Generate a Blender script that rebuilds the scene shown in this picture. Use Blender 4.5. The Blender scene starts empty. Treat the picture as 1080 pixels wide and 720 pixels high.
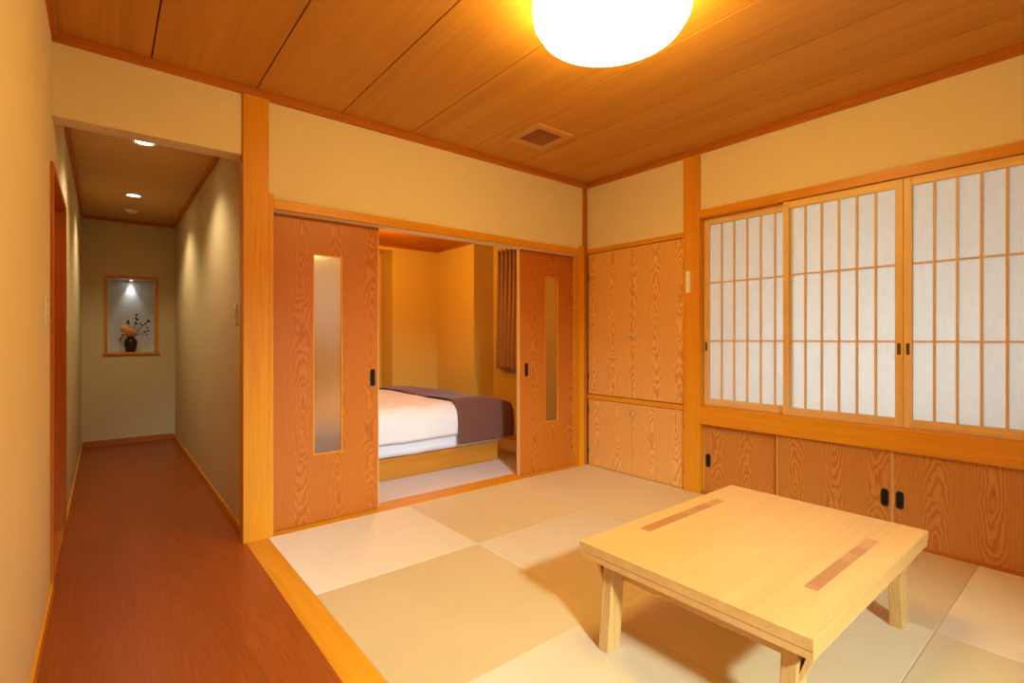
import bpy, bmesh, math, random
from mathutils import Vector, Matrix
random.seed(7)
S = bpy.context.scene
COL = S.collection

# ------------------------------------------------------------------ helpers
class MB:
    """collects simple shapes (world coordinates) and links them as one mesh object"""
    def __init__(self): self.bm = bmesh.new()
    def _add(self, tmp, smooth=False):
        me = bpy.data.meshes.new('t'); 
        if smooth:
            for f in tmp.faces: f.smooth = True
        tmp.to_mesh(me); tmp.free(); self.bm.from_mesh(me); bpy.data.meshes.remove(me)
        return self
    def box(self, x0, x1, y0, y1, z0, z1, bev=0.0, seg=2):
        t = bmesh.new(); bmesh.ops.create_cube(t, size=1)
        for v in t.verts:
            v.co = Vector((x0 + (v.co.x + .5) * (x1 - x0), y0 + (v.co.y + .5) * (y1 - y0), z0 + (v.co.z + .5) * (z1 - z0)))
        if bev > 0:
            bmesh.ops.bevel(t, geom=list(t.edges), offset=bev, segments=seg, profile=.5, affect='EDGES')
        return self._add(t)
    def hexa(self, bot, top, bev=0.0):
        """bot, top: 4 points each, counter-clockwise from above"""
        t = bmesh.new(); b = [t.verts.new(p) for p in bot]; u = [t.verts.new(p) for p in top]
        t.faces.new(b[::-1]); t.faces.new(u)
        for i in range(4):
            j = (i + 1) % 4; t.faces.new((b[i], b[j], u[j], u[i]))
        bmesh.ops.recalc_face_normals(t, faces=t.faces)
        if bev > 0: bmesh.ops.bevel(t, geom=list(t.edges), offset=bev, segments=2, profile=.5, affect='EDGES')
        return self._add(t)
    def lathe(self, prof, c=(0, 0, 0), axis='z', n=40, sx=1, sy=1):
        t = bmesh.new(); rings = []
        for r, h in prof:
            ring = []
            for k in range(n):
                a = 2 * math.pi * k / n; p = Vector((r * math.cos(a) * sx, r * math.sin(a) * sy, h))
                if axis == 'x': p = Vector((p.z, p.x, p.y))
                elif axis == 'y': p = Vector((p.x, p.z, p.y))
                ring.append(t.verts.new(p + Vector(c)))
            rings.append(ring)
        for a, b in zip(rings, rings[1:]):
            for k in range(n):
                j = (k + 1) % n; t.faces.new((a[k], a[j], b[j], b[k]))
        if prof[0][0] > 1e-6: t.faces.new(rings[0])
        if prof[-1][0] > 1e-6: t.faces.new(rings[-1])
        bmesh.ops.remove_doubles(t, verts=t.verts, dist=1e-6)
        bmesh.ops.recalc_face_normals(t, faces=t.faces)
        return self._add(t, True)
    def tube(self, pts, radii, n=8):
        t = bmesh.new(); rings = []
        pts = [Vector(p) for p in pts]
        for i, p in enumerate(pts):
            d = (pts[min(i + 1, len(pts) - 1)] - pts[max(i - 1, 0)]).normalized()
            u = d.cross(Vector((.3, .9, .2))).normalized(); w = d.cross(u)
            r = radii[i] if hasattr(radii, '__len__') else radii
            rings.append([t.verts.new(p + r * (math.cos(2 * math.pi * k / n) * u + math.sin(2 * math.pi * k / n) * w)) for k in range(n)])
        for a, b in zip(rings, rings[1:]):
            for k in range(n):
                j = (k + 1) % n; t.faces.new((a[k], a[j], b[j], b[k]))
        t.faces.new(rings[0]); t.faces.new(rings[-1])
        bmesh.ops.recalc_face_normals(t, faces=t.faces)
        return self._add(t, True)
    def ball(self, c, r, sc=(1, 1, 1), sub=2):
        t = bmesh.new(); bmesh.ops.create_icosphere(t, subdivisions=sub, radius=r)
        for v in t.verts: v.co = Vector((v.co.x * sc[0], v.co.y * sc[1], v.co.z * sc[2])) + Vector(c)
        return self._add(t, True)
    def grid(self, fn, nu, nv, thick=0.0):
        """surface fn(u,v) for u,v in 0..1"""
        t = bmesh.new()
        g = [[t.verts.new(fn(i / nu, j / nv)) for j in range(nv + 1)] for i in range(nu + 1)]
        for i in range(nu):
            for j in range(nv): t.faces.new((g[i][j], g[i + 1][j], g[i + 1][j + 1], g[i][j + 1]))
        bmesh.ops.recalc_face_normals(t, faces=t.faces)
        if thick: bmesh.ops.solidify(t, geom=list(t.faces), thickness=thick)
        return self._add(t, True)
    def shell(self, fo, fi, nu, nv):
        """thick sheet between an outer and an inner surface"""
        t = bmesh.new()
        A, B = [[[t.verts.new(f(i / nu, j / nv)) for j in range(nv + 1)] for i in range(nu + 1)] for f in (fo, fi)]
        for i in range(nu):
            for j in range(nv):
                t.faces.new((A[i][j], A[i + 1][j], A[i + 1][j + 1], A[i][j + 1])); t.faces.new((B[i][j], B[i][j + 1], B[i + 1][j + 1], B[i + 1][j]))
        for i in range(nu):
            for j in (0, nv): t.faces.new((A[i][j], A[i + 1][j], B[i + 1][j], B[i][j]))
        for j in range(nv):
            for i in (0, nu): t.faces.new((A[i][j], A[i][j + 1], B[i][j + 1], B[i][j]))
        bmesh.ops.recalc_face_normals(t, faces=t.faces)
        return self._add(t, True)
    def build(self, name, mat, parent=None):
        me = bpy.data.meshes.new(name)
        off = Vector((0, 0, 0)); p = parent
        while p is not None: off += p.location; p = p.parent
        for v in self.bm.verts: v.co -= off
        self.bm.to_mesh(me); self.bm.free(); me.materials.append(mat)
        o = bpy.data.objects.new(name, me); COL.objects.link(o)
        if parent is not None: o.parent = parent
        return o

def tag(o, label, cat, group=None, kind=None):
    o['label'] = label; o['category'] = cat
    if group: o['group'] = group
    if kind: o['kind'] = kind
    return o
def thing(name, loc, label, cat, group=None):
    o = bpy.data.objects.new(name, None); o.empty_display_size = .05; COL.objects.link(o); o.location = loc
    return tag(o, label, cat, group)
def struct(name, mb, mat, parent=None):
    o = mb.build(name, mat, parent)
    if parent is None: o['kind'] = 'structure'
    return o
def dup(root, loc, label, group=None):
    r = root.copy(); COL.objects.link(r); r.location = loc; r['label'] = label
    if group: r['group'] = group
    for ch in list(root.children):
        c = ch.copy(); COL.objects.link(c); c.parent = r
        for g in list(ch.children):
            d = g.copy(); COL.objects.link(d); d.parent = c
    return r

# ------------------------------------------------------------------ materials
def new_mat(name, rough=.5, spec=.5):
    m = bpy.data.materials.new(name); m.use_nodes = True
    nt = m.node_tree; b = nt.nodes['Principled BSDF']
    b.inputs['Roughness'].default_value = rough; b.inputs['Specular IOR Level'].default_value = spec
    return m, nt, b
def N(nt, typ, **kw):
    n = nt.nodes.new(typ)
    for k, v in kw.items(): setattr(n, k, v)
    return n
def ramp(nt, fac, stops):
    r = N(nt, 'ShaderNodeValToRGB'); e = r.color_ramp.elements
    e[0].position, e[0].color = stops[0][0], (*stops[0][1], 1); e[1].position, e[1].color = stops[1][0], (*stops[1][1], 1)
    for p, c in stops[2:]:
        q = e.new(p); q.color = (*c, 1)
    nt.links.new(fac, r.inputs['Fac']); return r.outputs['Color']
def math_(nt, op, a, b=None, c=None):
    n = N(nt, 'ShaderNodeMath', operation=op)
    for i, v in enumerate((a, b, c)):
        if v is None: continue
        if isinstance(v, (int, float)): n.inputs[i].default_value = v
        else: nt.links.new(v, n.inputs[i])
    return n.outputs[0]
def coords(nt, scale=(1, 1, 1), rnd=True):
    tc = N(nt, 'ShaderNodeTexCoord'); mp = N(nt, 'ShaderNodeMapping'); mp.inputs['Scale'].default_value = scale
    if rnd:
        oi = N(nt, 'ShaderNodeObjectInfo'); k = math_(nt, 'MULTIPLY', oi.outputs['Random'], 37.0)
        ad = N(nt, 'ShaderNodeVectorMath', operation='ADD')
        nt.links.new(tc.outputs['Object'], ad.inputs[0]); nt.links.new(k, ad.inputs[1]); nt.links.new(ad.outputs[0], mp.inputs['Vector'])
    else: nt.links.new(tc.outputs['Object'], mp.inputs['Vector'])
    return mp.outputs['Vector']
def noise(nt, vec, scale, detail=3, rough=.5):
    n = N(nt, 'ShaderNodeTexNoise'); n.inputs['Scale'].default_value = scale; n.inputs['Detail'].default_value = detail; n.inputs['Roughness'].default_value = rough
    nt.links.new(vec, n.inputs['Vector']); return n.outputs['Fac']
def bump(nt, b, h, strength=.2, dist=.002):
    n = N(nt, 'ShaderNodeBump'); n.inputs['Strength'].default_value = strength; n.inputs['Distance'].default_value = dist
    nt.links.new(h, n.inputs['Height']); nt.links.new(n.outputs['Normal'], b.inputs['Normal'])
def plain(name, col, rough=.5, spec=.5, metal=0):
    m, nt, b = new_mat(name, rough, spec); b.inputs['Metallic'].default_value = metal
    v = coords(nt); c = ramp(nt, noise(nt, v, 30), [(.3, tuple(x * .94 for x in col)), (.7, col)])
    nt.links.new(c, b.inputs['Base Color']); return m
def grain(name, axis, dark, light, rough=.38, spec=.28, fine=110, coarse=14):
    """straight-grained timber running along one axis"""
    m, nt, b = new_mat(name, rough, spec)
    s = [1, 1, 1]; s['xyz'.index(axis)] = .03; v = coords(nt, s)
    f = math_(nt, 'ADD', math_(nt, 'MULTIPLY', noise(nt, v, fine, 2), .45), math_(nt, 'MULTIPLY', noise(nt, v, coarse, 3), .55))
    nt.links.new(ramp(nt, f, [(.36, dark), (.64, light)]), b.inputs['Base Color'])
    bump(nt, b, f, .08, .001); return m
def figured(name, u, dark, light, period=.21):
    """sliced veneer with cathedral figure alternating with straight grain; u = horizontal axis"""
    m, nt, b = new_mat(name, .42, .35)
    tc = N(nt, 'ShaderNodeTexCoord'); oi = N(nt, 'ShaderNodeObjectInfo'); sp = N(nt, 'ShaderNodeSeparateXYZ')
    nt.links.new(tc.outputs['Object'], sp.inputs[0])
    U = sp.outputs['XYZ'.index(u.upper())]; Z = sp.outputs[2]; R = oi.outputs['Random']
    un = math_(nt, 'DIVIDE', math_(nt, 'ADD', U, math_(nt, 'MULTIPLY', R, 3.1)), period)
    idx = math_(nt, 'FLOOR', un); c = math_(nt, 'MULTIPLY', math_(nt, 'SUBTRACT', math_(nt, 'FRACT', un), .5), period)
    zo = math_(nt, 'ADD', Z, math_(nt, 'ADD', math_(nt, 'MULTIPLY', idx, 1.37), math_(nt, 'MULTIPLY', R, 17.)))
    cv = N(nt, 'ShaderNodeCombineXYZ'); nt.links.new(math_(nt, 'MULTIPLY', c, 1.0), cv.inputs[0]); nt.links.new(math_(nt, 'MULTIPLY', zo, .55), cv.inputs[1]); nt.links.new(idx, cv.inputs[2])
    n1 = math_(nt, 'SUBTRACT', noise(nt, cv.outputs[0], 9, 3), .5)
    cv2 = N(nt, 'ShaderNodeCombineXYZ'); nt.links.new(c, cv2.inputs[0]); nt.links.new(math_(nt, 'MULTIPLY', zo, .22), cv2.inputs[1]); nt.links.new(idx, cv2.inputs[2])
    n2 = math_(nt, 'SUBTRACT', noise(nt, cv2.outputs[0], 55, 2), .5)
    y0 = math_(nt, 'ADD', math_(nt, 'PINGPONG', math_(nt, 'ADD', math_(nt, 'MULTIPLY', zo, .16), math_(nt, 'MULTIPLY', n1, .07)), .085), .006)
    cc = math_(nt, 'ADD', c, math_(nt, 'MULTIPLY', n2, .018))
    r = math_(nt, 'SQRT', math_(nt, 'ADD', math_(nt, 'POWER', math_(nt, 'ABSOLUTE', cc), 2.), math_(nt, 'POWER', y0, 2.)))
    s = math_(nt, 'FRACT', math_(nt, 'MULTIPLY', math_(nt, 'ADD', r, math_(nt, 'MULTIPLY', n2, .006)), 78.))
    # the figure is strong in the cathedral, faint where the grain runs straight
    amp = N(nt, 'ShaderNodeMapRange'); amp.inputs['From Min'].default_value = .03; amp.inputs['From Max'].default_value = .062
    amp.inputs['To Min'].default_value = 1.; amp.inputs['To Max'].default_value = .22
    nt.links.new(math_(nt, 'ABSOLUTE', c), amp.inputs['Value'])
    tri = math_(nt, 'POWER', math_(nt, 'ABSOLUTE', math_(nt, 'SUBTRACT', math_(nt, 'MULTIPLY', s, 2.), 1.)), 1.6)
    sm = math_(nt, 'MULTIPLY', math_(nt, 'SUBTRACT', tri, .40), amp.outputs[0])
    v = coords(nt, (1, 1, .02)); fn = math_(nt, 'SUBTRACT', noise(nt, v, 260, 2), .5)
    f = math_(nt, 'ADD', math_(nt, 'ADD', .5, math_(nt, 'MULTIPLY', sm, .58)), math_(nt, 'MULTIPLY', fn, .4))
    nt.links.new(ramp(nt, f, [(.22, light), (.92, dark)]), b.inputs['Base Color'])
    bump(nt, b, f, .06, .001); return m

M = {}
def plaster(name, a, c):
    m, nt, b = new_mat(name, .95, .1); v = coords(nt, rnd=False)
    f = noise(nt, v, 240, 4, .65); nt.links.new(ramp(nt, f, [(.3, a), (.7, c)]), b.inputs['Base Color'])
    bump(nt, b, f, .35, .002); return m
M['plaster'] = plaster('juraku plaster', (.76, .60, .345), (.84, .67, .395))
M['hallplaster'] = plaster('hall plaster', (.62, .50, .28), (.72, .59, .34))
M['bedplaster'] = plaster('bedroom wallpaper', (.70, .47, .09), (.76, .51, .10))
M['nicheplaster'] = plaster('niche plaster', (.62, .65, .60), (.70, .73, .68))
OD, OL = (.64, .23, .006), (.76, .30, .010)
for a in 'xyz': M['trim' + a] = grain('orange timber ' + a, a, OD, OL)
for a in 'xyz': M['darktrim' + a] = grain('red brown timber ' + a, a, (.44, .11, .008), (.54, .15, .012))
for a in 'yz': M['shoji' + a] = grain('pale shoji timber ' + a, a, (.72, .42, .15), (.82, .53, .21))
M['doorx'] = figured('figured veneer back', 'x', (.36, .086, .004), (.57, .160, .013))
M['doory'] = figured('figured veneer side', 'y', (.55, .22, .034), (.83, .43, .12))
M['cab'] = figured('figured veneer low cabinet', 'y', (.38, .12, .012), (.62, .24, .040))
M['edgez'] = grain('door edge timber', 'z', (.62, .33, .10), (.74, .42, .15))
M['ceil'] = grain('ceiling boards', 'y', (.52, .215, .026), (.63, .275, .036), rough=.5, spec=.3, fine=60, coarse=9)
M['groove'] = plain('ceiling groove', (.10, .035, .01), .8, .1)
M['tabletop'] = grain('pale table timber', 'x', (.63, .32, .075), (.71, .38, .10), rough=.36, spec=.4, fine=90, coarse=16)
M['tabletopy'] = grain('pale table timber y', 'y', (.58, .28, .06), (.66, .34, .08), rough=.38, spec=.4, fine=90, coarse=16)
M['leg'] = grain('pale leg timber', 'z', (.52, .27, .065), (.66, .37, .105), rough=.4)
M['black'] = plain('black pull', (.015, .012, .010), .35, .5)
M['brass'] = plain('dark hinge', (.07, .04, .02), .4, .5)
M['white'] = plain('white plastic', (.82, .78, .70), .4, .4)
M['knob'] = plain('knob timber', (.70, .42, .18), .35, .4)

# floor boards of the corridor
def floorboards():
    m, nt, b = new_mat('red brown floor boards', .30, .2)
    v = coords(nt, (1, .04, 1), rnd=False)
    tc = N(nt, 'ShaderNodeTexCoord'); mp = N(nt, 'ShaderNodeMapping'); mp.inputs['Rotation'].default_value = (0, 0, math.pi / 2)
    nt.links.new(tc.outputs['Object'], mp.inputs['Vector'])
    br = N(nt, 'ShaderNodeTexBrick'); br.inputs['Scale'].default_value = 1; br.inputs['Brick Width'].default_value = 1.8; br.inputs['Row Height'].default_value = .101
    br.inputs['Mortar Size'].default_value = .0006; br.inputs['Color1'].default_value = (.40, .40, .40, 1); br.inputs['Color2'].default_value = (.60, .60, .60, 1); br.inputs['Mortar'].default_value = (.36, .36, .36, 1)
    br.offset = .37; br.offset_frequency = 2
    nt.links.new(mp.outputs['Vector'], br.inputs['Vector'])
    f = math_(nt, 'ADD', math_(nt, 'MULTIPLY', noise(nt, v, 120, 3), .6), math_(nt, 'MULTIPLY', br.outputs['Color'], .4))
    nt.links.new(ramp(nt, f, [(.3, (.24, .045, .004)), (.7, (.38, .080, .008))]), b.inputs['Base Color'])
    bump(nt, b, f, .05, .001); return m
M['floor'] = floorboards()

# rush matting: diffuse straw with a directional sheen across the weave
def tatami(name, tangent):
    m = bpy.data.materials.new(name); m.use_nodes = True; nt = m.node_tree
    nt.nodes.remove(nt.nodes['Principled BSDF']); out = nt.nodes['Material Output']
    s = (1, .06, 1) if tangent[0] else (.06, 1, 1)
    v = coords(nt, s, rnd=False); f = noise(nt, v, 260, 3)
    v2 = coords(nt, (1, 1, 1), rnd=True); f2 = noise(nt, v2, 6, 3)
    ff = math_(nt, 'ADD', math_(nt, 'MULTIPLY', f, .6), math_(nt, 'MULTIPLY', f2, .4))
    col = ramp(nt, ff, [(.3, (.64, .46, .12)), (.7, (.73, .54, .16))])
    d = N(nt, 'ShaderNodeBsdfDiffuse'); nt.links.new(col, d.inputs['Color'])
    # the rushes are fine round stalks: their facets roll around the stalk direction
    g = N(nt, 'ShaderNodeBsdfAnisotropic'); g.inputs['Color'].default_value = (1, .97, .92, 1); g.inputs['Roughness'].default_value = .55
    tc = N(nt, 'ShaderNodeTexCoord'); sc = N(nt, 'ShaderNodeVectorMath', operation='SCALE'); sc.inputs['Scale'].default_value = 2600
    nt.links.new(tc.outputs['Object'], sc.inputs[0]); wn = N(nt, 'ShaderNodeTexWhiteNoise', noise_dimensions='3D'); fl = N(nt, 'ShaderNodeVectorMath', operation='FLOOR')
    nt.links.new(sc.outputs[0], fl.inputs[0]); nt.links.new(fl.outputs[0], wn.inputs['Vector'])
    t = math_(nt, 'TANGENT', math_(nt, 'MULTIPLY', math_(nt, 'SUBTRACT', wn.outputs['Value'], .5), 2.75))
    cx = N(nt, 'ShaderNodeCombineXYZ'); cx.inputs[2].default_value = 1; nt.links.new(t, cx.inputs[0 if tangent[0] else 1])
    nm = N(nt, 'ShaderNodeVectorMath', operation='NORMALIZE'); nt.links.new(cx.outputs[0], nm.inputs[0]); nt.links.new(nm.outputs[0], g.inputs['Normal'])
    mx = N(nt, 'ShaderNodeMixShader'); mx.inputs[0].default_value = .48
    nt.links.new(d.outputs[0], mx.inputs[1]); nt.links.new(g.outputs[0], mx.inputs[2]); nt.links.new(mx.outputs[0], out.inputs['Surface'])
    return m
TA = .85
M['tatx'] = tatami('rush mat along the back wall', (0, 1, 0))
M['taty'] = tatami('rush mat along the side wall', (1, 0, 0))

def paper():
    m = bpy.data.materials.new('shoji paper'); m.use_nodes = True; nt = m.node_tree
    nt.nodes.remove(nt.nodes['Principled BSDF']); out = nt.nodes['Material Output']
    v = coords(nt, (1, 1, .4)); c = ramp(nt, noise(nt, v, 45, 4), [(.3, (.80, .77, .73)), (.7, (.84, .81, .77))])
    d = N(nt, 'ShaderNodeBsdfDiffuse'); t = N(nt, 'ShaderNodeBsdfTranslucent'); nt.links.new(c, d.inputs['Color']); nt.links.new(c, t.inputs['Color'])
    mx = N(nt, 'ShaderNodeMixShader'); mx.inputs[0].default_value = .45
    nt.links.new(d.outputs[0], mx.inputs[1]); nt.links.new(t.outputs[0], mx.inputs[2]); nt.links.new(mx.outputs[0], out.inputs['Surface'])
    return m
M['paper'] = paper()
def emis(name, col, st):
    m = bpy.data.materials.new(name); m.use_nodes = True; nt = m.node_tree
    b = nt.nodes['Principled BSDF']; b.inputs['Base Color'].default_value = (.9, .9, .9, 1)
    b.inputs['Emission Color'].default_value = (*col, 1); b.inputs['Emission Strength'].default_value = st; return m
def frosted():
    m, nt, b = new_mat('frosted glass', .42, .5); b.inputs['Base Color'].default_value = (.86, .88, .86, 1); b.inputs['Transmission Weight'].default_value = 1; b.inputs['IOR'].default_value = 1.3
    bump(nt, b, noise(nt, coords(nt), 160, 2), .25, .001); return m
M['frost'] = frosted()
def weave():
    m, nt, b = new_mat('woven cypress ceiling', .6, .25); v = coords(nt, rnd=False)
    br = N(nt, 'ShaderNodeTexChecker'); br.inputs['Scale'].default_value = 34; br.inputs['Color1'].default_value = (.60, .33, .10, 1); br.inputs['Color2'].default_value = (.74, .42, .135, 1)
    nt.links.new(v, br.inputs['Vector']); nt.links.new(br.outputs['Color'], b.inputs['Base Color'])
    bump(nt, b, br.outputs['Fac'], .3, .003); return m
M['weave'] = weave()
def cloth(name, a, c, sc=60, st=.25, rough=.9):
    m, nt, b = new_mat(name, rough, .15); v = coords(nt, rnd=False); f = noise(nt, v, sc, 4)
    nt.links.new(ramp(nt, f, [(.3, a), (.7, c)]), b.inputs['Base Color']); bump(nt, b, noise(nt, v, 7, 3), st, .02)
    b.inputs['Sheen Weight'].default_value = .2; return m
M['duvet'] = cloth('white cotton', (.80, .78, .74), (.86, .84, .80), st=.35)
M['sheet'] = cloth('white sheet', (.78, .78, .80), (.84, .84, .86), st=.35)
M['runner'] = cloth('brown runner cloth', (.15, .058, .040), (.19, .080, .055), 300, .2)
M['curtain'] = cloth('brown curtain cloth', (.36, .185, .07), (.43, .225, .085), 200, .1)
M['carpet'] = cloth('pale carpet', (.56, .45, .36), (.67, .55, .45), 350, .6)
M['bedwood'] = grain('bed base timber', 'x', (.52, .19, .018), (.61, .24, .025))
M['vase'] = plain('dark brown glaze', (.035, .014, .010), .3, .5)
M['petal'] = plain('orange petals', (.85, .30, .03), .7, .2)
M['petal2'] = plain('yellow orange petals', (.88, .42, .06), .7, .2)
M['leaf'] = plain('dark leaves', (.05, .07, .03), .6, .3)
M['twig'] = plain('dark twigs', (.06, .035, .03), .7, .2)
M['vent'] = plain('vent frame', (.62, .29, .07), .4, .4)
M['ventgrid'] = plain('vent grid', (.40, .14, .045), .5, .4)
M['dark'] = plain('dark void', (.02, .012, .008), .9, .1)
M['outside'] = plain('outside ground', (.55, .54, .52), .9, .1)

# ------------------------------------------------------------------ room numbers (metres; camera stands at x=0, y=0)
XL, XR, YB = -.178, 3.265, 2.985        # left wall, right wall, back wall plaster faces
YF = -1.9                               # front wall behind the camera
ZC, ZM = 2.43, 2.39                     # ceiling, underside of the ceiling moulding
XH = .60                                # hall right wall face
YH, ZH = 6.58, 2.32                     # hall end wall, hall ceiling
T = .12

# ---- floors
struct('floor', MB().box(XL - .15, .586, YF - T, YB - .016, -.06, 0).box(XL - .15, .64, YB - .016, YH + .3, -.06, 0), M['floor'])
struct('floor', MB().box(.586, XR + .2, YF - T, YB + .06, -.08, -.031), M['darktrimx'])
struct('floor', MB().box(.696, 1.543, YF, .456, -.031, -.001).box(1.543, XR, YF, -.405, -.031, -.001), M['tatx'])
struct('floor', MB().box(.69, 3.9, YB + .15, 5.8, -.06, -.002), M['carpet'])
struct('trim_1', MB().box(.586, .696, YF, YB - .015, -.031, .002, .002), M['trimy'])          # board between corridor and mats

# tatami mats
XT = [.697, 1.543, 2.400, 3.264]; YT = [2.972, 2.185, 1.320, .456, -.405]
lab = {(0, 0): 'straw tatami mat in front of the left sliding door, touching the corridor board',
       (1, 0): 'straw tatami mat along the open doorway to the bedroom',
       (2, 0): 'straw tatami mat in the far corner, at the foot of the cupboard',
       (0, 1): 'straw tatami mat beside the corridor board, second row from the sliding doors',
       (1, 1): 'straw tatami mat just left of the low table, under its left corner',
       (2, 1): 'straw tatami mat beside the tall post, partly behind the low table',
       (0, 2): 'straw tatami mat at the bottom edge, under the left front leg of the low table',
       (1, 2): 'straw tatami mat lying mostly under the low table',
       (2, 2): 'straw tatami mat between the right end of the low table and the sliding cabinet',
       (1, 3): 'straw tatami mat cut off by the bottom edge, right of the low table',
       (2, 3): 'straw tatami mat in the lower right corner, against the sliding cabinet'}
for (i, j), l in lab.items():
    x0, x1 = XT[i] + .0008, XT[i + 1] - .0008; y1, y0 = YT[j] - .0008, YT[j + 1] + .0008
    mb = MB().box(x0, x1, y0, y1, -.0305, 0, .003)
    tag(mb.build('tatami_mat', M['tatx'] if (i + j) % 2 == 0 else M['taty']), l, 'tatami mat', 'half-size tatami mats on the floor')

# ---- ceiling of the main room: boards with open grooves, one mesh
cb = MB(); xs = [XL - .05, .175] + [.175 + .459 * k for k in range(1, 7)] + [XR + .05]
for a, b in zip(xs, xs[1:]): cb.box(a + .003, b - .003, YF - .05, YB + .05, ZC, ZC + .02, .002)
cl = struct('ceiling', cb, M['ceil'])
struct('ceiling', MB().box(XL - T, XR + T, YF - T, YB + T + .1, ZC + .021, ZC + .06), M['groove'])
m1 = MB().box(XL, XR, YB - .035, YB + .01, ZM, ZC, .003); struct('trim_2', m1, M['darktrimx'])
struct('trim_3', MB().box(XR - .035, XR + .01, YF, YB - .035, ZM, ZC, .003), M['darktrimy'])
struct('trim_4', MB().box(XL - .01, XL + .022, YF, YB - .035, ZM + .01, ZC, .003), M['darktrimy'])

# ---- back wall
struct('wall_back', MB().box(.69, XR + .1, YB, YB + .10, 1.80, ZC + .05), M['plaster'])
struct('wall_back', MB().box(XL - .05, .575, YB - .012, 3.095, 2.067, ZC + .05, .004), M['plaster'])      # header over the hall
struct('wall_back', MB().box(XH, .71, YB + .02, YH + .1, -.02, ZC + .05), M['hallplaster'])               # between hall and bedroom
# main post and the frame of the sliding doors
tag_post = MB().box(.570, .697, YB - .028, YB + .06, 0, ZM + .03, .004)
struct('trim_5', tag_post, M['trimz'])
struct('trim_6', MB().box(.697, .722, YB - .020, YB + .05, 0, 1.885, .002), M['trimz'])
struct('trim_7', MB().box(3.160, 3.212, YB - .020, YB + .05, 0, 1.885, .002), M['trimz'])
struct('trim_8', MB().box(.722, 3.160, YB - .018, YB + .040, 1.806, 1.858, .002).box(.722, 3.160, YB + .04, YB + .14, 1.812, 1.858), M['trimx'])     # lintel
struct('trim_9', MB().box(.697, 3.212, YB - .013, YB + .15, -.03, .001, .001), M['trimx'])                 # sill
struct('trim_10', MB().box(3.212, XR - .008, YB - .014, YB + .02, 0, ZM + .01, .002), M['darktrimz'])      # corner batten

# sliding doors with a frosted slot
def oval(cx, cy, cz, w, h, d, ax):
    """rounded pull lying in the plane normal to ax, as a prism of depth d"""
    t = bmesh.new(); pts = []; n = 10; r = w / 2
    for k in range(n + 1): a = math.pi * k / n; pts.append((r * math.cos(a), h / 2 - r + r * math.sin(a)))
    for k in range(n + 1): a = math.pi + math.pi * k / n; pts.append((r * math.cos(a), -h / 2 + r + r * math.sin(a)))
    def P(p, q): return (cx + p[0], cy + q, cz + p[1]) if ax == 'y' else (cx + q, cy + p[0], cz + p[1])
    a = [t.verts.new(P(p, -d / 2)) for p in pts]; b = [t.verts.new(P(p, d / 2)) for p in pts]
    t.faces.new(a); t.faces.new(b)
    for k in range(len(pts)): j = (k + 1) % len(pts); t.faces.new((a[k], a[j], b[j], b[k]))
    bmesh.ops.recalc_face_normals(t, faces=t.faces); m = MB(); m._add(t); return m
def recessed_pull(parent, cx, cy, cz, w, h, ax):
    o = oval(cx, cy, cz, w, h, .004, ax).build('pull', M['black'], parent)
    if ax == 'y': oval(cx, cy - .0022, cz, w * .62, h * .84, .001, ax).build('pull_cup', M['dark'], o)
    else: oval(cx - .0022, cy, cz, w * .62, h * .84, .001, ax).build('pull_cup', M['dark'], o)
def sliding_door(x0, x1, gx0, gx1, gz0, gz1, hx, yf, label):
    yb = yf + .033; z0, z1 = .004, 1.806
    t = thing('sliding_door', ((x0 + x1) / 2, (yf + yb) / 2, z0), label, 'door')
    mb = MB().box(x0 + .006, gx0, yf, yb, z0, z1).box(gx1, x1 - .006, yf, yb, z0, z1).box(gx0, gx1, yf, yb, z0, gz0).box(gx0, gx1, yf, yb, gz1, z1)
    mb.build('panel', M['doorx'], t)
    MB().box(x0, x0 + .006, yf, yb, z0, z1, .001).build('edge_strip', M['edgez'], t); MB().box(x1 - .006, x1, yf, yb, z0, z1, .001).build('edge_strip', M['edgez'], t)
    MB().box(gx0, gx1, yf + .016, yf + .020, gz0, gz1).build('frosted_pane', M['frost'], t)
    w = .007
    MB().box(gx0, gx0 + w, yf + .002, yf + .016, gz0, gz1).box(gx1 - w, gx1, yf + .002, yf + .016, gz0, gz1).box(gx0 + w, gx1 - w, yf + .002, yf + .016, gz0, gz0 + w).box(gx0 + w, gx1 - w, yf + .002, yf + .016, gz1 - w, gz1).build('pane_bead', M['trimz'], t)
    recessed_pull(t, hx, yf - .001, .842, .034, .112, 'y')
sliding_door(.724, 1.368, .958, 1.134, .40, 1.592, 1.326, YB + .055, 'veneered sliding door next to the corridor post, pushed to the left, with a pale frosted slot')
sliding_door(2.545, 3.160, 2.824, 2.977, .40, 1.605, 2.618, YB + .055, 'veneered sliding door in the right corner beside the cupboard, with a dark frosted slot')

# ---- right wall: cupboard bay, post, shoji bay
PY0, PY1 = 1.907, 2.032
struct('wall_right', MB().box(XR, XR + .1, PY1 - .03, YB + .05, 1.84, ZC + .05).box(XR, XR + .1, .05, PY0 + .03, 1.97, ZC + .05).box(XR, XR + .1, YF - T, .05, -.05, ZC + .05), M['plaster'])
struct('wall_right', MB().box(XR + .5, XR + .55, 1.9, YB + .3, -.05, ZC), M['plaster'])
struct('trim_11', MB().box(XR - .020, XR + .12, PY0, PY1, 0, ZM + .01, .004), M['trimz'])
struct('trim_12', MB().box(XR - .020, XR + .12, .03, .1455, 0, ZM + .01, .004), M['trimz'])
struct('trim_13', MB().box(XR - .014, XR + .11, .13, PY0, 1.938, 1.992, .002), M['trimy'])          # shoji lintel
struct('trim_14', MB().box(XR - .016, XR + .13, .13, PY0, .492, .618, .003), M['trimy'])            # shoji sill beam
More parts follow.
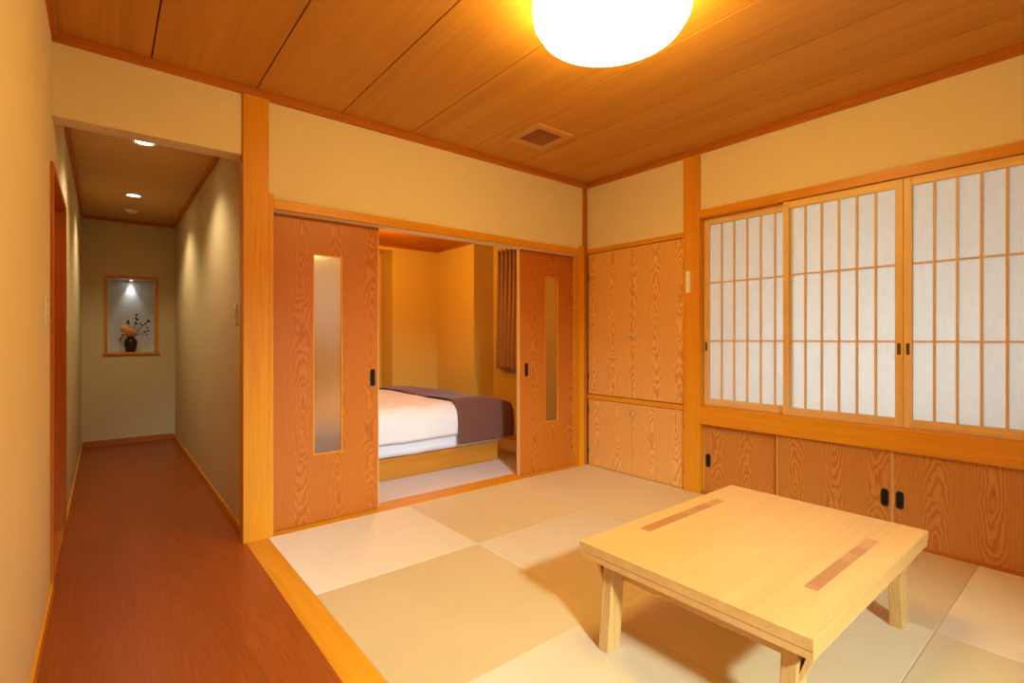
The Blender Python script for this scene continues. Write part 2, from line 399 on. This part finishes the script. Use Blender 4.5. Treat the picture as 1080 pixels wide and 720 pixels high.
struct('trim_15', MB().box(XR - .010, XR + .04, PY1, YB - .015, 1.824, 1.860, .002), M['trimy'])    # rail over the cupboard
struct('trim_16', MB().box(XR - .008, XR + .04, PY1, YB - .015, .573, .609, .002), M['trimy'])      # rail between cupboards
struct('trim_17', MB().box(XR, XR + .12, .13, PY0, -.02, .016, .001), M['darktrimy'])        # threshold

# cupboards: each a carcass with two doors
def knob(parent, y, z):
    MB().lathe([(.006, 0), (.006, -.010), (.0125, -.016), (.0135, -.022), (.010, -.028), (0, -.030)], (XR - .001, y, z), 'x', 20).build('knob', M['knob'], parent)
def cupboard(name, z0, z1, kz, label, hz):
    y0, y1 = PY1 + .002, YB - .018; ym = (y0 + y1) / 2
    t = thing(name, (XR + .25, ym, z0), label, 'cupboard')
    MB().box(XR + .024, XR + .48, y0 + .002, y0 + .02, z0, z1).box(XR + .024, XR + .48, y1 - .02, y1 - .002, z0, z1).box(XR + .024, XR + .48, y0 + .02, y1 - .02, z0, z0 + .018).box(XR + .024, XR + .48, y0 + .02, y1 - .02, z1 - .018, z1).build('carcass', M['darktrimz'], t)
    for a, b, ky, hy in ((y0 + .004, ym - .0015, ym - .028, y0 + .006), (ym + .0015, y1 - .004, ym + .028, y1 - .006)):
        d = MB().box(XR - .001, XR + .020, a, b, z0 + .004, z1 - .003, .0015).build('door', M['doory'], t)
        ys = b - .004 if a < ym - .1 else a + .001
        MB().box(XR - .0016, XR + .004, ys, ys + .003, z0 + .006, z1 - .006).build('edge_strip', M['edgez'], d)
        knob(d, ky, kz)
        for h in hz: MB().box(XR - .004, XR + .004, hy - .005, hy + .003, h - .028, h + .028, .001).build('hinge', M['brass'], d)
    return t
cupboard('cupboard', .611, 1.822, 1.108, 'tall veneered cupboard with two doors and wooden knobs in the corner, above the rail', (.76, 1.62))
cupboard('cupboard', -.002, .571, .497, 'low veneered cupboard with two doors below the rail, under the tall cupboard', (.12, .47))

# small white plate on the post
t = thing('wall_plate', (XR - .020, 1.992, 1.41), 'narrow white plate fixed on the post between cupboard and paper screens', 'wall plate')
MB().box(XR - .030, XR - .0195, 1.972, 2.006, 1.418, 1.573, .003).build('cover', M['white'], t)
MB().box(XR - .032, XR - .0295, 1.980, 1.998, 1.50, 1.555, .001).build('insert', M['white'], t)

# shoji screens
def make_shoji(w, label, loc, xf):
    """xf: x of the room-side face; loc is the left bottom (largest y)"""
    t = thing('shoji_screen', loc, label, 'paper screen', 'paper screens of the window'); y1 = loc[1]; y0 = y1 - w; z0, z1 = .619, 1.936
    sw, rt, rb, d = .036, .045, .048, .03
    MB().box(xf, xf + d, y0, y0 + sw, z0, z1, .002).build('stile', M['shojiz'], t); MB().box(xf, xf + d, y1 - sw, y1, z0, z1, .002).build('stile', M['shojiz'], t)
    MB().box(xf + .002, xf + d - .002, y0 + sw, y1 - sw, z1 - rt, z1, .001).build('rail', M['shojiy'], t); MB().box(xf + .002, xf + d - .002, y0 + sw, y1 - sw, z0, z0 + rb, .001).build('rail', M['shojiy'], t)
    a, b = y0 + sw, y1 - sw; zz0, zz1 = z0 + rb, z1 - rt
    for k in range(1, 6):
        y = a + (b - a) * k / 6; MB().box(xf + .008, xf + .020, y - .0055, y + .0055, zz0 - .002, zz1 + .002, .0008).build('lattice_bar', M['shojiz'], t)
    for k in (1, 2):
        z = zz0 + (zz1 - zz0) * k / 3; MB().box(xf + .0085, xf + .0205, a - .002, b + .002, z - .005, z + .005, .0008).build('lattice_bar', M['shojiy'], t)
    MB().box(xf + .0205, xf + .0212, a - .008, b + .008, zz0 - .01, zz1 + .01).build('paper', M['paper'], t)
    return t
F1, F2 = XR + .006, XR + .042
W = .605
s1 = make_shoji(W, 'paper shoji screen beside the post, left of the row and set behind the next one', (F2, PY0 - .002, .619), F2)
s2 = make_shoji(W, 'paper shoji screen in the middle, its left stile overlapping the one beside the post', (F1, 1.357, .619), F1)
def screen_pull(t, y):
    o = MB().box(F1 - .0015, F1 + .004, y - .008, y + .008, 1.00, 1.065, .001).build('pull', M['brass'], t)
s3 = dup(s2, (F1, .751, .619), 'paper shoji screen at the right edge of the photo, nearest the camera', 'paper screens of the window')
def pull_on(t, y, f):
    MB().box(f - .001, f + .003, y - .0075, y + .0075, 1.005, 1.065, .0008).build('pull', M['brass'], t)
pull_on(s1, PY0 - .018, F2); pull_on(s2, .770, F1); pull_on(s3, .732, F1)

# sliding cabinet under the shoji
cab = thing('sliding_cabinet', (XR + .2, 1.0, 0), 'low veneered cabinet with sliding doors under the paper screens', 'cabinet')
MB().box(XR + .075, XR + .44, .147, PY0 - .01, .016, .03).box(XR + .42, XR + .44, .147, PY0 - .01, .03, .47).box(XR + .075, XR + .42, .147, .16, .03, .47).box(XR + .075, XR + .42, PY0 - .03, PY0 - .01, .03, .47).box(XR + .075, XR + .44, .147, PY0 - .01, .47, .49).build('carcass', M['darktrimy'], cab)
for y1, y0, xf, hy in ((PY0 - .003, 1.365, XR + .032, PY0 - .040), (1.395, .7995, XR + .006, .832), (.7985, .20, XR + .006, .766), (.235, .147, XR + .032, None)):
    d = MB().box(xf, xf + .02, y0 + .006, y1 - .006, .016, .490).build('door', M['cab'], cab)
    MB().box(xf, xf + .02, y0, y0 + .006, .016, .490, .001).build('edge_strip', M['edgez'], d); MB().box(xf, xf + .02, y1 - .006, y1, .016, .490, .001).build('edge_strip', M['edgez'], d)
    if hy: recessed_pull(d, xf - .001, hy, .234, .036, .096, 'x')

# ---- left wall with a door into the next room
DY0, DY1, DZ = 2.90, 3.80, 1.815
struct('wall_left', MB().box(XL - .15, XL, YF - T, DY0 - .02, -.05, ZC + .05).box(XL - .15, XL, DY0 - .02, DY1 + .02, DZ + .02, ZC + .05), M['plaster'])
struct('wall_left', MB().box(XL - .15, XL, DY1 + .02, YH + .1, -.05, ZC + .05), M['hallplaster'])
struct('door_1', MB().box(XL - .12, XL - .085, DY0, DY1, .01, DZ), M['darktrimz'])
struct('trim_18', MB().box(XL - .10, XL + .012, DY0 - .026, DY0, 0, DZ + .026, .002).box(XL - .10, XL + .012, DY1, DY1 + .026, 0, DZ + .026, .002).box(XL - .10, XL + .012, DY0, DY1, DZ, DZ + .026, .002).box(XL - .10, XL + .003, DY0, DY1, -.01, .012, .002), M['darktrimz'])
struct('baseboard_left', MB().box(XL, XL + .012, YF, DY0 - .026, 0, .055, .002), M['trimy'])
struct('baseboard_left', MB().box(XL, XL + .012, DY1 + .026, YH, 0, .045, .002), M['trimy'])
def switch(x, y, z, sgn, label):
    t = thing('light_switch', (x, y, z), label, 'light switch')
    a, b = sorted((x, x + sgn * .007)); MB().box(a, b, y - .035, y + .035, z - .058, z + .058, .002).build('plate', M['white'], t)
    a, b = sorted((x + sgn * .006, x + sgn * .012))
    MB().box(a, b, y - .012, y + .012, z + .002, z + .028, .002).build('rocker', M['white'], t); MB().box(a, b, y - .012, y + .012, z - .028, z - .002, .002).build('rocker', M['white'], t)
switch(XL, 2.62, 1.205, 1, 'white light switch on the left wall just before the brown door frame')
switch(XH, 3.30, 1.235, -1, 'light switch on the right wall of the hall close to the orange post')

switch(XL, 3.93, 1.16, 1, 'small light switch on the left wall of the hall just past the brown door frame')
# ---- hall
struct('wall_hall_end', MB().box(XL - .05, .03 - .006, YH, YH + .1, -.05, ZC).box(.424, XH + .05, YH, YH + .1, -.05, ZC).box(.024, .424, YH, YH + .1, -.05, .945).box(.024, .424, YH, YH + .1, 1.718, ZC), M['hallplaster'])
struct('wall_niche', MB().box(-.02, .47, YH + .24, YH + .28, .85, 1.85).box(-.02, .024, YH + .1, YH + .24, .85, 1.85).box(.424, .47, YH + .1, YH + .24, .85, 1.85).box(.024, .424, YH + .1, YH + .24, 1.718, 1.85).box(.024, .424, YH + .1, YH + .24, .85, .945), M['nicheplaster'])
struct('trim_19', MB().box(.000, .026, YH - .012, YH + .1, .945, 1.718, .002).box(.422, .448, YH - .012, YH + .1, .945, 1.718, .002).box(.000, .448, YH - .012, YH + .1, 1.716, 1.742, .002).box(-.012, .460, YH - .022, YH + .235, .925, .948, .002), M['trimz'])
struct('ceiling', MB().box(XL - .05, XH + .05, 3.095, YH + .05, ZH, ZH + .03), M['weave'])
struct('trim_20', MB().box(XL, XL + .022, 3.097, YH, ZH - .03, ZH, .002), M['darktrimy'])
struct('trim_21', MB().box(XH - .022, XH, 3.097, YH, ZH - .03, ZH, .002), M['darktrimy'])
struct('trim_22', MB().box(XL + .022, XH - .022, YH - .022, YH, ZH - .03, ZH, .002), M['darktrimx'])
struct('baseboard_hall_end', MB().box(XL + .012, XH - .012, YH - .012, YH, 0, .06, .002), M['darktrimx'])
struct('baseboard_hall', MB().box(XH - .012, XH, YB + .06, YH, 0, .045, .002), M['trimy'])
def light(kind, name, loc, energy, col, **kw):
    l = bpy.data.lights.new(name, kind); l.energy = energy; l.color = col
    for k, v in kw.items(): setattr(l, k, v)
    o = bpy.data.objects.new(name, l); COL.objects.link(o); o.location = loc; return o
M['downlens'] = emis('downlight lens', (1, .88, .66), 14)
HALL = (1, .83, .56)
for y, l in ((3.89, 'recessed round downlight in the hall ceiling nearest the room'), (5.39, 'recessed round downlight in the hall ceiling nearer the flower niche')):
    t = thing('downlight', (.195, y, ZH), l, 'downlight', 'downlights of the hall')
    MB().lathe([(.048, .004), (.062, .001), (.064, -.004), (.050, -.006), (.046, .003)], (.195, y, ZH), 'z', 36).build('trim_ring', M['white'], t)
    MB().lathe([(0, -.001), (.047, -.001), (.047, .002), (0, .002)], (.195, y, ZH), 'z', 36).build('lens', M['downlens'], t)
    light('SPOT', 'hall_downlight_beam', (.195, y, ZH - .02), 33, HALL, spot_size=math.radians(126), spot_blend=.7, shadow_soft_size=.04)
t = thing('smoke_detector', (.20, 6.0, ZH), 'round pale smoke detector on the hall ceiling beyond the downlights', 'smoke detector')
MB().lathe([(.055, 0), (.055, -.012), (.045, -.022), (0, -.024)], (.20, 6.0, ZH), 'z', 32).build('housing', M['white'], t)
MB().lathe([(.026, -.022), (.024, -.034), (0, -.036)], (.20, 6.0, ZH), 'z', 24).build('sensor_cap', M['white'], t)
M['nichelens'] = emis('niche lens', (.9, .97, 1), 12)
t = thing('niche_spotlight', (.222, YH + .17, 1.716), 'tiny white spotlight in the top of the flower niche', 'spotlight')
MB().lathe([(.026, 0), (.030, -.003), (.026, -.006), (.022, -.002)], (.222, YH + .17, 1.716), 'z', 28).build('trim_ring', M['white'], t)
MB().lathe([(0, -.003), (.022, -.003), (.022, -.001), (0, -.001)], (.222, YH + .17, 1.716), 'z', 28).build('lens', M['nichelens'], t)
light('SPOT', 'niche_beam', (.222, YH + .212, 1.705), 5.5, (.86, .96, 1), spot_size=math.radians(64), spot_blend=1, shadow_soft_size=.015)

# vase and flowers in the niche
vx, vy, vz = .218, YH + .10, .948
t = tag(MB().lathe([(.030, 0), (.040, .004), (.052, .05), (.058, .09), (.054, .125), (.036, .148), (.031, .155), (.035, .164), (.030, .164), (.026, .152), (0, .150)], (vx, vy, vz), 'z', 40).build('vase', M['vase']), 'dark brown glazed vase standing in the hall niche', 'vase')
def bloom(c, r, mat, lab):
    c = Vector(c); t = thing('chrysanthemum', (c.x, c.y, vz + .15), lab, 'flower', 'flowers in the niche vase')
    mb = MB()
    for k in range(60):
        u = 1 - 1.7 * (k + .5) / 60; a = k * 2.39996; s = math.sqrt(max(0, 1 - u * u)); d = Vector((s * math.cos(a), s * math.sin(a), u))
        mb.ball(c + d * r * .72, r * .30, (.7 + .5 * abs(d.x), .7 + .5 * abs(d.y), .7 + .5 * abs(d.z)), 1)
    mb.ball(c, r * .75, (1, 1, .9), 2); mb.build('bloom', mat, t)
    MB().tube([(vx, vy, vz + .153), ((vx + c.x) / 2, (vy + c.y) / 2, vz + .17), (c.x, c.y, c.z - r * .5)], .0035).build('stem', M['leaf'], t)
    return t
bloom((vx - .050, vy + .004, vz + .240), .041, M['petal2'], 'yellow-orange flower head at the upper left of the niche vase')
bloom((vx - .006, vy - .058, vz + .206), .044, M['petal'], 'deeper orange flower head in front, just above the vase mouth')
def sprig(pts, berries, lab):
    t = thing('flower_sprig', (vx, vy, vz + .15), lab, 'twig', 'twigs in the niche vase')
    n = len(pts); MB().tube([(vx + p[0], vy + p[1], vz + p[2]) for p in pts], [.0035 - .0018 * k / n for k in range(n)], 6).build('stem', M['twig'], t)
    mb = MB()
    for b in berries: mb.ball((vx + b[0], vy + b[1], vz + b[2]), b[3], (1, 1, 1.25), 1)
    mb.build('buds', M['twig'], t)
sprig([(.000, .016, .153), (.02, .03, .24), (.045, .03, .32), (.050, .03, .395)], [(.050, 0, .395, .011), (.044, 0, .36, .010), (.056, 0, .345, .011), (.040, 0, .31, .012), (.054, 0, .30, .009)], 'tallest upright dark twig of buds rising from the niche vase')
sprig([(.01, 0, .153), (.06, 0, .22), (.11, 0, .29), (.155, 0, .33)], [(.155, 0, .33, .013), (.145, 0, .335, .010), (.125, 0, .305, .010), (.10, 0, .285, .009), (.085, 0, .30, .010)], 'dark twig leaning right towards the upper right of the niche vase')
sprig([(.014, -.014, .153), (.07, -.02, .19), (.125, .01, .22), (.15, .01, .225)], [(.15, .01, .225, .010), (.14, .01, .26, .009), (.12, .01, .215, .010), (.135, .01, .19, .008)], 'lowest dark twig spreading right from the niche vase')
sprig([(-.005, 0, .153), (-.01, .02, .25), (-.022, .02, .325)], [(-.022, .02, .325, .013), (-.016, .02, .30, .010), (-.030, .02, .31, .010)], 'short dark twig behind the orange flowers in the niche vase')
sprig([(-.012, 0, .153), (-.05, .0, .19), (-.075, -.01, .17), (-.09, -.01, .13)], [(-.09, -.01, .128, .008), (-.082, -.01, .15, .008), (-.068, -.01, .18, .009)], 'drooping leafy sprig at the left of the niche vase')

# ---- ceiling lamp and vent
LX, LY = 1.485, 1.235
M['lampshade'] = emis('lamp shade', (1, .74, .21), 28.5)
t = thing('ceiling_lamp', (LX, LY, ZC), 'large round glowing white ceiling lamp over the low table', 'ceiling lamp')
MB().lathe([(.20, 0), (.20, -.03), (.19, -.032), (0, -.032)], (LX, LY, ZC), 'z', 48).build('base_plate', M['white'], t)
MB().lathe([(.281, -.030), (.292, -.052), (.296, -.090), (.290, -.132), (.266, -.170), (.210, -.199), (.12, -.217), (0, -.222)], (LX, LY, ZC), 'z', 72).build('shade', M['lampshade'], t)
t = thing('ceiling_vent', (2.24, 2.46, ZC), 'square ceiling vent with a fine grid near the back wall', 'vent')
vb = MB(); a = .155; b = .105
vb.box(2.24 - a, 2.24 + a, 2.46 - a, 2.46 - b, ZC - .014, ZC, .003).box(2.24 - a, 2.24 + a, 2.46 + b, 2.46 + a, ZC - .014, ZC, .003).box(2.24 - a, 2.24 - b, 2.46 - b, 2.46 + b, ZC - .014, ZC, .003).box(2.24 + b, 2.24 + a, 2.46 - b, 2.46 + b, ZC - .014, ZC, .003)
vb.build('frame', M['vent'], t)
vg = MB()
for k in range(17):
    p = -b + 2 * b * (k + .5) / 17
    vg.box(2.24 + p - .0025, 2.24 + p + .0025, 2.46 - b, 2.46 + b, ZC - .008, ZC - .002).box(2.24 - b, 2.24 + b, 2.46 + p - .0025, 2.46 + p + .0025, ZC - .007, ZC - .001)
vg.build('grid', M['ventgrid'], t)

# ---- low table
tx0, tx1, ty0, ty1 = 1.335, 2.432, .482, 1.255; zt = .36
tb = thing('low_table', ((tx0 + tx1) / 2, (ty0 + ty1) / 2, 0), 'low pale wooden table with two inlaid strips and splayed legs on the mats', 'table')
MB().box(tx0, tx1, ty0, ty1, zt - .033, zt, .0015).build('tabletop', M['tabletop'], tb)
MB().box(tx0 + .0015, tx1 - .0015, ty0 + .0015, ty1 - .0015, zt - .055, zt - .0335, .001).build('apron', M['tabletop'], tb)
M['inlay1'] = None
def inlaymat():
    m, nt, b = new_mat('inlaid strip', .38, .4); v = coords(nt, (1, 1, 1), rnd=False)
    w = N(nt, 'ShaderNodeSeparateXYZ'); nt.links.new(v, w.inputs[0])
    k = math_(nt, 'FLOOR', math_(nt, 'DIVIDE', w.outputs[0], .085))
    h = N(nt, 'ShaderNodeTexWhiteNoise', noise_dimensions='1D'); nt.links.new(k, h.inputs['W'])
    f = math_(nt, 'ADD', math_(nt, 'MULTIPLY', h.outputs['Value'], .55), math_(nt, 'MULTIPLY', noise(nt, coords(nt, (.3, 1, 1), False), 70), .45))
    nt.links.new(ramp(nt, f, [(.2, (.40, .15, .035)), (.8, (.57, .25, .065))]), b.inputs['Base Color']); return m
M['inlay'] = inlaymat()
for y0, y1, l in ((1.145, 1.190, 'reddish inlaid strip on the far side'), (.568, .606, 'reddish inlaid strip on the near side')):
    o = MB().box(1.60, 2.165, y0, y1, zt - .010, zt + .0006).build('inlay_strip', M['inlay'], tb); o['label'] = l
def leg(sx, sy):
    xc, yc = (tx0 + tx1) / 2, (ty0 + ty1) / 2
    k = .030 if sx < 0 else .0; xi, xo = xc + sx * (.505 + k), xc + sx * (.437 + k)            # foot outer / inner
    xi2, xo2 = xi - sx * .030, xo - sx * .030          # top
    yc -= .012; ya, yb = yc + sy * .322, yc + sy * .280
    def q(a, b, z): 
        x0, x1 = sorted((a, b)); y0, y1 = sorted((ya, yb)); return [(x0, y0, z), (x1, y0, z), (x1, y1, z), (x0, y1, z)]
    l = MB().hexa(q(xi, xo, 0.0), q(xi2, xo2, zt - .055), .003).build('leg', M['leg'], tb)
    # slanting brace from the leg up to the long edge
    bx0, bx1 = sorted((xi2 - sx * .008, xo2 + sx * .008)); e = sy
    def r(y, z): return y, z
    p0, p1 = (ya, .205), (yc + .006 + sy * .372, zt - .0555)
    bot = [(bx0, p0[0], p0[1]), (bx1, p0[0], p0[1]), (bx1, p0[0], p0[1] + .024), (bx0, p0[0], p0[1] + .024)]
    top = [(bx0, p1[0], p1[1]), (bx1, p1[0], p1[1]), (bx1, p1[0] - e * .018, p1[1]), (bx0, p1[0] - e * .018, p1[1])]
    MB().hexa(bot, top).build('brace', M['leg'], l)
for sx in (-1, 1):
    for sy in (-1, 1): leg(sx, sy)
    xc, yc = (tx0 + tx1) / 2, (ty0 + ty1) / 2
    a, b = sorted((xc + sx * .458, xc + sx * .425))
    MB().box(a, b, yc - .280, yc + .280, .235, .285, .002).build('stretcher', M['tabletopy'], tb)

# ---- bedroom behind the sliding doors
BY, BX, BX2, BJ, BZ = 5.32, 3.15, 3.42, 4.54, 2.155
XA = 2.56                                                                            # right edge of the recess in the back wall
struct('wall_bedroom_back', MB().box(XA, BX + .1, BY, BY + .3, -.05, BZ + .1).box(.7, XA, BY, BY + .3, 2.10, BZ + .1).box(.7, 1.36, BY + .30, BY + .38, -.05, BZ + .1).box(2.26, XA, BY + .30, BY + .38, -.05, BZ + .1).box(1.36, 2.26, BY + .30, BY + .38, -.05, 1.0).box(1.36, 2.26, BY + .30, BY + .38, 2.08, BZ + .1), M['bedplaster'])
struct('wall_bedroom_right', MB().box(BX, 3.75, BJ, BY + .1, -.05, BZ + .1).box(BX2, 3.75, YB + .1, BJ, -.05, BZ + .1), M['bedplaster'])
struct('ceiling', MB().box(.69, 3.75, YB + .10, 5.8, BZ, BZ + .04), M['darktrimx'])
struct('trim_23', MB().box(XA - .3, BX, BY - .02, BY, BZ - .022, BZ).box(BX - .02, BX, BJ, BY - .02, BZ - .022, BZ), M['darktrimx'])
struct('baseboard_bedroom', MB().box(BX2 - .012, BX2, YB + .12, BJ, -.005, .06).box(BX - .012, BX2 - .012, BJ - .012, BJ, -.005, .06).box(BX - .012, BX, BJ, BY, -.005, .06), M['trimy'])
struct('wall_bedroom_front', MB().box(3.212, 3.75, YB + .06, YB + .14, -.05, BZ + .1), M['bedplaster'])
struct('added_window', MB().box(1.36, 2.26, BY + .292, BY + .30, 1.02, 2.06), M['paper'])  # added unseen pane, backlit to lighten the left door's frosted slot
struct('trim_24', MB().box(1.33, 1.37, BY + .27, BY + .31, .98, 2.10).box(2.25, 2.29, BY + .27, BY + .31, .98, 2.10).box(1.37, 2.25, BY + .27, BY + .31, .98, 1.02).box(1.37, 2.25, BY + .27, BY + .31, 2.06, 2.10), M['trimz'])  # frame around the added pane
# bed
bx0, bx1, by0, by1 = .76, 2.79, 3.60, 5.20
bed = thing('bed', ((bx0 + bx1) / 2, (by0 + by1) / 2, 0), 'wide low bed with a yellow-brown base seen through the open doorway', 'bed')
MB().box(bx0, bx1 - .03, by0, by1, 0, .165, .004).build('base', M['bedwood'], bed)
def slab(x0, x1, y0, y1, z0, z1, bev, amp, n=26, seed=0):
    """soft box with gently uneven surface"""
    t = bmesh.new(); bmesh.ops.create_cube(t, size=1)
    for v in t.verts: v.co = Vector((x0 + (v.co.x + .5) * (x1 - x0), y0 + (v.co.y + .5) * (y1 - y0), z0 + (v.co.z + .5) * (z1 - z0)))
    bmesh.ops.bevel(t, geom=list(t.edges), offset=bev, segments=6, profile=.5, affect='EDGES')
    bmesh.ops.subdivide_edges(t, edges=[e for e in t.edges if e.calc_length() > .15], cuts=n, use_grid_fill=True)
    from mathutils import noise as nz
    for v in t.verts:
        k = nz.noise(v.co * 5 + Vector((seed, 0, 0))) + .5 * nz.noise(v.co * 13 + Vector((seed, 3, 0)))
        v.co += amp * k * Vector((.5, 1, .8))
    m = MB(); m._add(t, True); return m
slab(bx0, bx1 + .02, by0 - .03, by1, .168, .49, .05, .004).build('mattress', M['sheet'], bed)
from mathutils import noise as nz
def along(per, v):
    # smooth walk along a polyline of (z, y) points
    L = [0]
    for a, b in zip(per, per[1:]): L.append(L[-1] + math.hypot(a[0] - b[0], a[1] - b[1]))
    d = v * L[-1]; i = max(k for k in range(len(per) - 1) if L[k] <= d + 1e-9); f = (d - L[i]) / (L[i + 1] - L[i])
    return per[i][0] * (1 - f) + per[i + 1][0] * f, per[i][1] * (1 - f) + per[i + 1][1] * f
def bez(z0, y0, z1, y1, out):
    # rounded shoulder from the hanging side to the top
    return [(z0 + (z1 - z0) * math.sin(a), y0 + (y1 - y0) * (1 - math.cos(a))) for a in [math.pi / 2 * k / 8 for k in range(9)]]
def duvet_at(off):
    per = [(.292, by0 - .082 + off), (.36, by0 - .090 + off)] + bez(.42, by0 - .088 + off, .556 - off, by0 + .06, 0) + [(.556 - off, by1 - .06), (.50, by1 + .03 - off), (.292, by1 + .05 - off)]
    def f(u, v):
        z, y = along(per, v); x = (bx0 + .1) + (2.42 - bx0 - .1) * u
        e = 1 - u; sh = .028 * max(0, 1 - e / .05) ** 2            # rounded end under the runner
        k = nz.noise(Vector((x * 5, y * 5, z * 6))) + .6 * nz.noise(Vector((x * 11, y * 12, z * 14 + 3)))
        z2 = z - (sh if z > .5 else 0) + .009 * k * (1 if z > .3 else .8); y2 = y + .007 * k * (1 if y < by0 else .3)
        return Vector((x, y2, z2))
    return f
mb = MB().shell(duvet_at(0), duvet_at(.035), 60, 90)
tag(mb.build('duvet', M['duvet']), 'puffy white duvet covering the bed in the next room', 'duvet')
# runner: one cloth over the top and down the near side and the foot end
def runner(u, v):
    # u: along x from 2.18 to over the foot; v: down the near side, over the top to the far side
    x = 2.27 + .55 * u; top = .576 - .06 * max(0, (u - .55) / .45) ** 2
    per = [(.215, by0 - .108), (.40, by0 - .112), (.475, by0 - .104), (.530, by0 - .072), (.560, by0 - .030), (.576, by0 + .02), (top, by0 + .10), (top, by1 - .2), (top - .02, by1), (.45, by1 + .06), (.22, by1 + .065)]
    s = v * (len(per) - 1); i = min(int(s), len(per) - 2); f = s - i
    z = per[i][0] * (1 - f) + per[i + 1][0] * f; y = per[i][1] * (1 - f) + per[i + 1][1] * f
    z = min(z, top)
    return Vector((x, y, z + .006 * math.sin(7 * y + 3 * x) * (1 if z > .5 else .2)))
def inward(f):
    def g(u, v):
        p = f(u, v); c = Vector((min(p.x, 2.70), min(max(p.y, by0 + .15), by1 - .15), min(p.z, .40)))
        return p + (c - p).normalized() * .006 if (c - p).length > .01 else p + Vector((-.006, 0, 0))
    return g
mb = MB().shell(runner, inward(runner), 24, 90)
def foot(u, v):
    # follows the end of the cloth and falls down the foot end of the mattress
    p = runner(1, v); k = min(1, u / .3); a = k * math.pi / 2; h = max(0, p.z - .25)
    return Vector((p.x + .05 * math.sin(a), p.y + (.012 if p.y < by0 else 0) * math.sin(a), p.z - min(.05, h) * (1 - math.cos(a)) - max(0, h - .05) * max(0, (u - .3) / .7)))
mb.shell(foot, inward(foot), 12, 90)
tag(mb.build('bed_runner', M['runner']), 'dark brown runner cloth across the foot of the bed', 'bed runner')
# curtain at the bedroom window
cu = thing('curtain', (BX2 - .07, 4.12, .75), 'brown pleated curtain hanging on the bedroom side wall', 'curtain')
def curt(u, v):
    y = 4.37 - .60 * u; w = abs(math.sin(math.pi * 9 * u + .6)) ** .75; f = .055 + .022 * (1 - v)
    z = .76 + 1.27 * v + (.030 * w ** 3 if v > .97 else 0) + .006 * math.sin(23 * u) * (1 - v)
    return Vector((BX2 - .030 - f * w + .004 * math.sin(9 * u + 5 * v), y + .008 * math.sin(2 * math.pi * 9 * u + 3 * v), z))
MB().grid(curt, 216, 30, .002).build('cloth', M['curtain'], cu)
MB().box(BX2 - .035, BX2 - .020, 3.25, 4.40, 2.035, 2.055, .003).box(BX2 - .02, BX2, 4.38, 4.40, 2.035, 2.055).box(BX2 - .02, BX2, 3.40, 3.42, 2.035, 2.055).build('rail', M['trimy'], cu)

# ---- wall behind the camera
struct('wall_front', MB().box(XL - .15, XR + .1, YF - .1, YF, -.05, ZC + .05), M['plaster'])

# ------------------------------------------------------------------ lights
sp = light('SPOT', 'entrance_spotlight', (.45, -1.85, 2.36), 2900, (.58, .80, 1), spot_size=math.radians(62), spot_blend=1, shadow_soft_size=.24)
d = Vector((1.45, 1.2, 0)) - sp.location; sp.rotation_euler = d.to_track_quat('-Z', 'Y').to_euler()
day = light('AREA', 'garden_daylight', (XR + .95, .95, .30), 120, (.52, .79, 1), shape='RECTANGLE', size=1.0, size_y=2.6)
day.rotation_euler = Vector((-1, 0, .55)).to_track_quat('-Z', 'Y').to_euler()
bd = light('AREA', 'added_window_fill', (1.81, BY + .9, 1.55), 8, (1, .92, .74), shape='RECTANGLE', size=1.2, size_y=1.2); bd.rotation_euler = (-math.pi / 2, 0, 0)  # added fill that makes the invented pane glow pale
light('POINT', 'bedroom_lamp', (2.15, 4.35, 1.98), 25, (1, .48, .07), shadow_soft_size=.15)

light('POINT', 'bedroom_side_fill', (1.05, 3.33, 1.75), 13, (1, .60, .18), shadow_soft_size=.1)  # added fill, no fixture: brightens the bed side behind the left frosted slot

w = bpy.data.worlds.new('World'); S.world = w; w.use_nodes = True
bg = w.node_tree.nodes['Background']; bg.inputs['Color'].default_value = (.75, .85, 1, 1); bg.inputs['Strength'].default_value = .25

# ------------------------------------------------------------------ camera
cam = bpy.data.cameras.new('camera'); co = bpy.data.objects.new('camera', cam); COL.objects.link(co); S.camera = co
cam.sensor_width = 36; cam.lens = 36 * 529 / 1080; cam.clip_start = .01
th = math.atan((540 - 110) / 529); co.location = (0, 0, 1.09); co.rotation_euler = (math.pi / 2, 0, -th)
cam.shift_y = -(360 - 357) / 1080
vs = S.view_settings; S.display_settings.display_device = 'sRGB'
vs.view_transform = 'Standard'; vs.look = 'None'; vs.gamma = 1; vs.use_curve_mapping = False; vs.exposure = 0.0
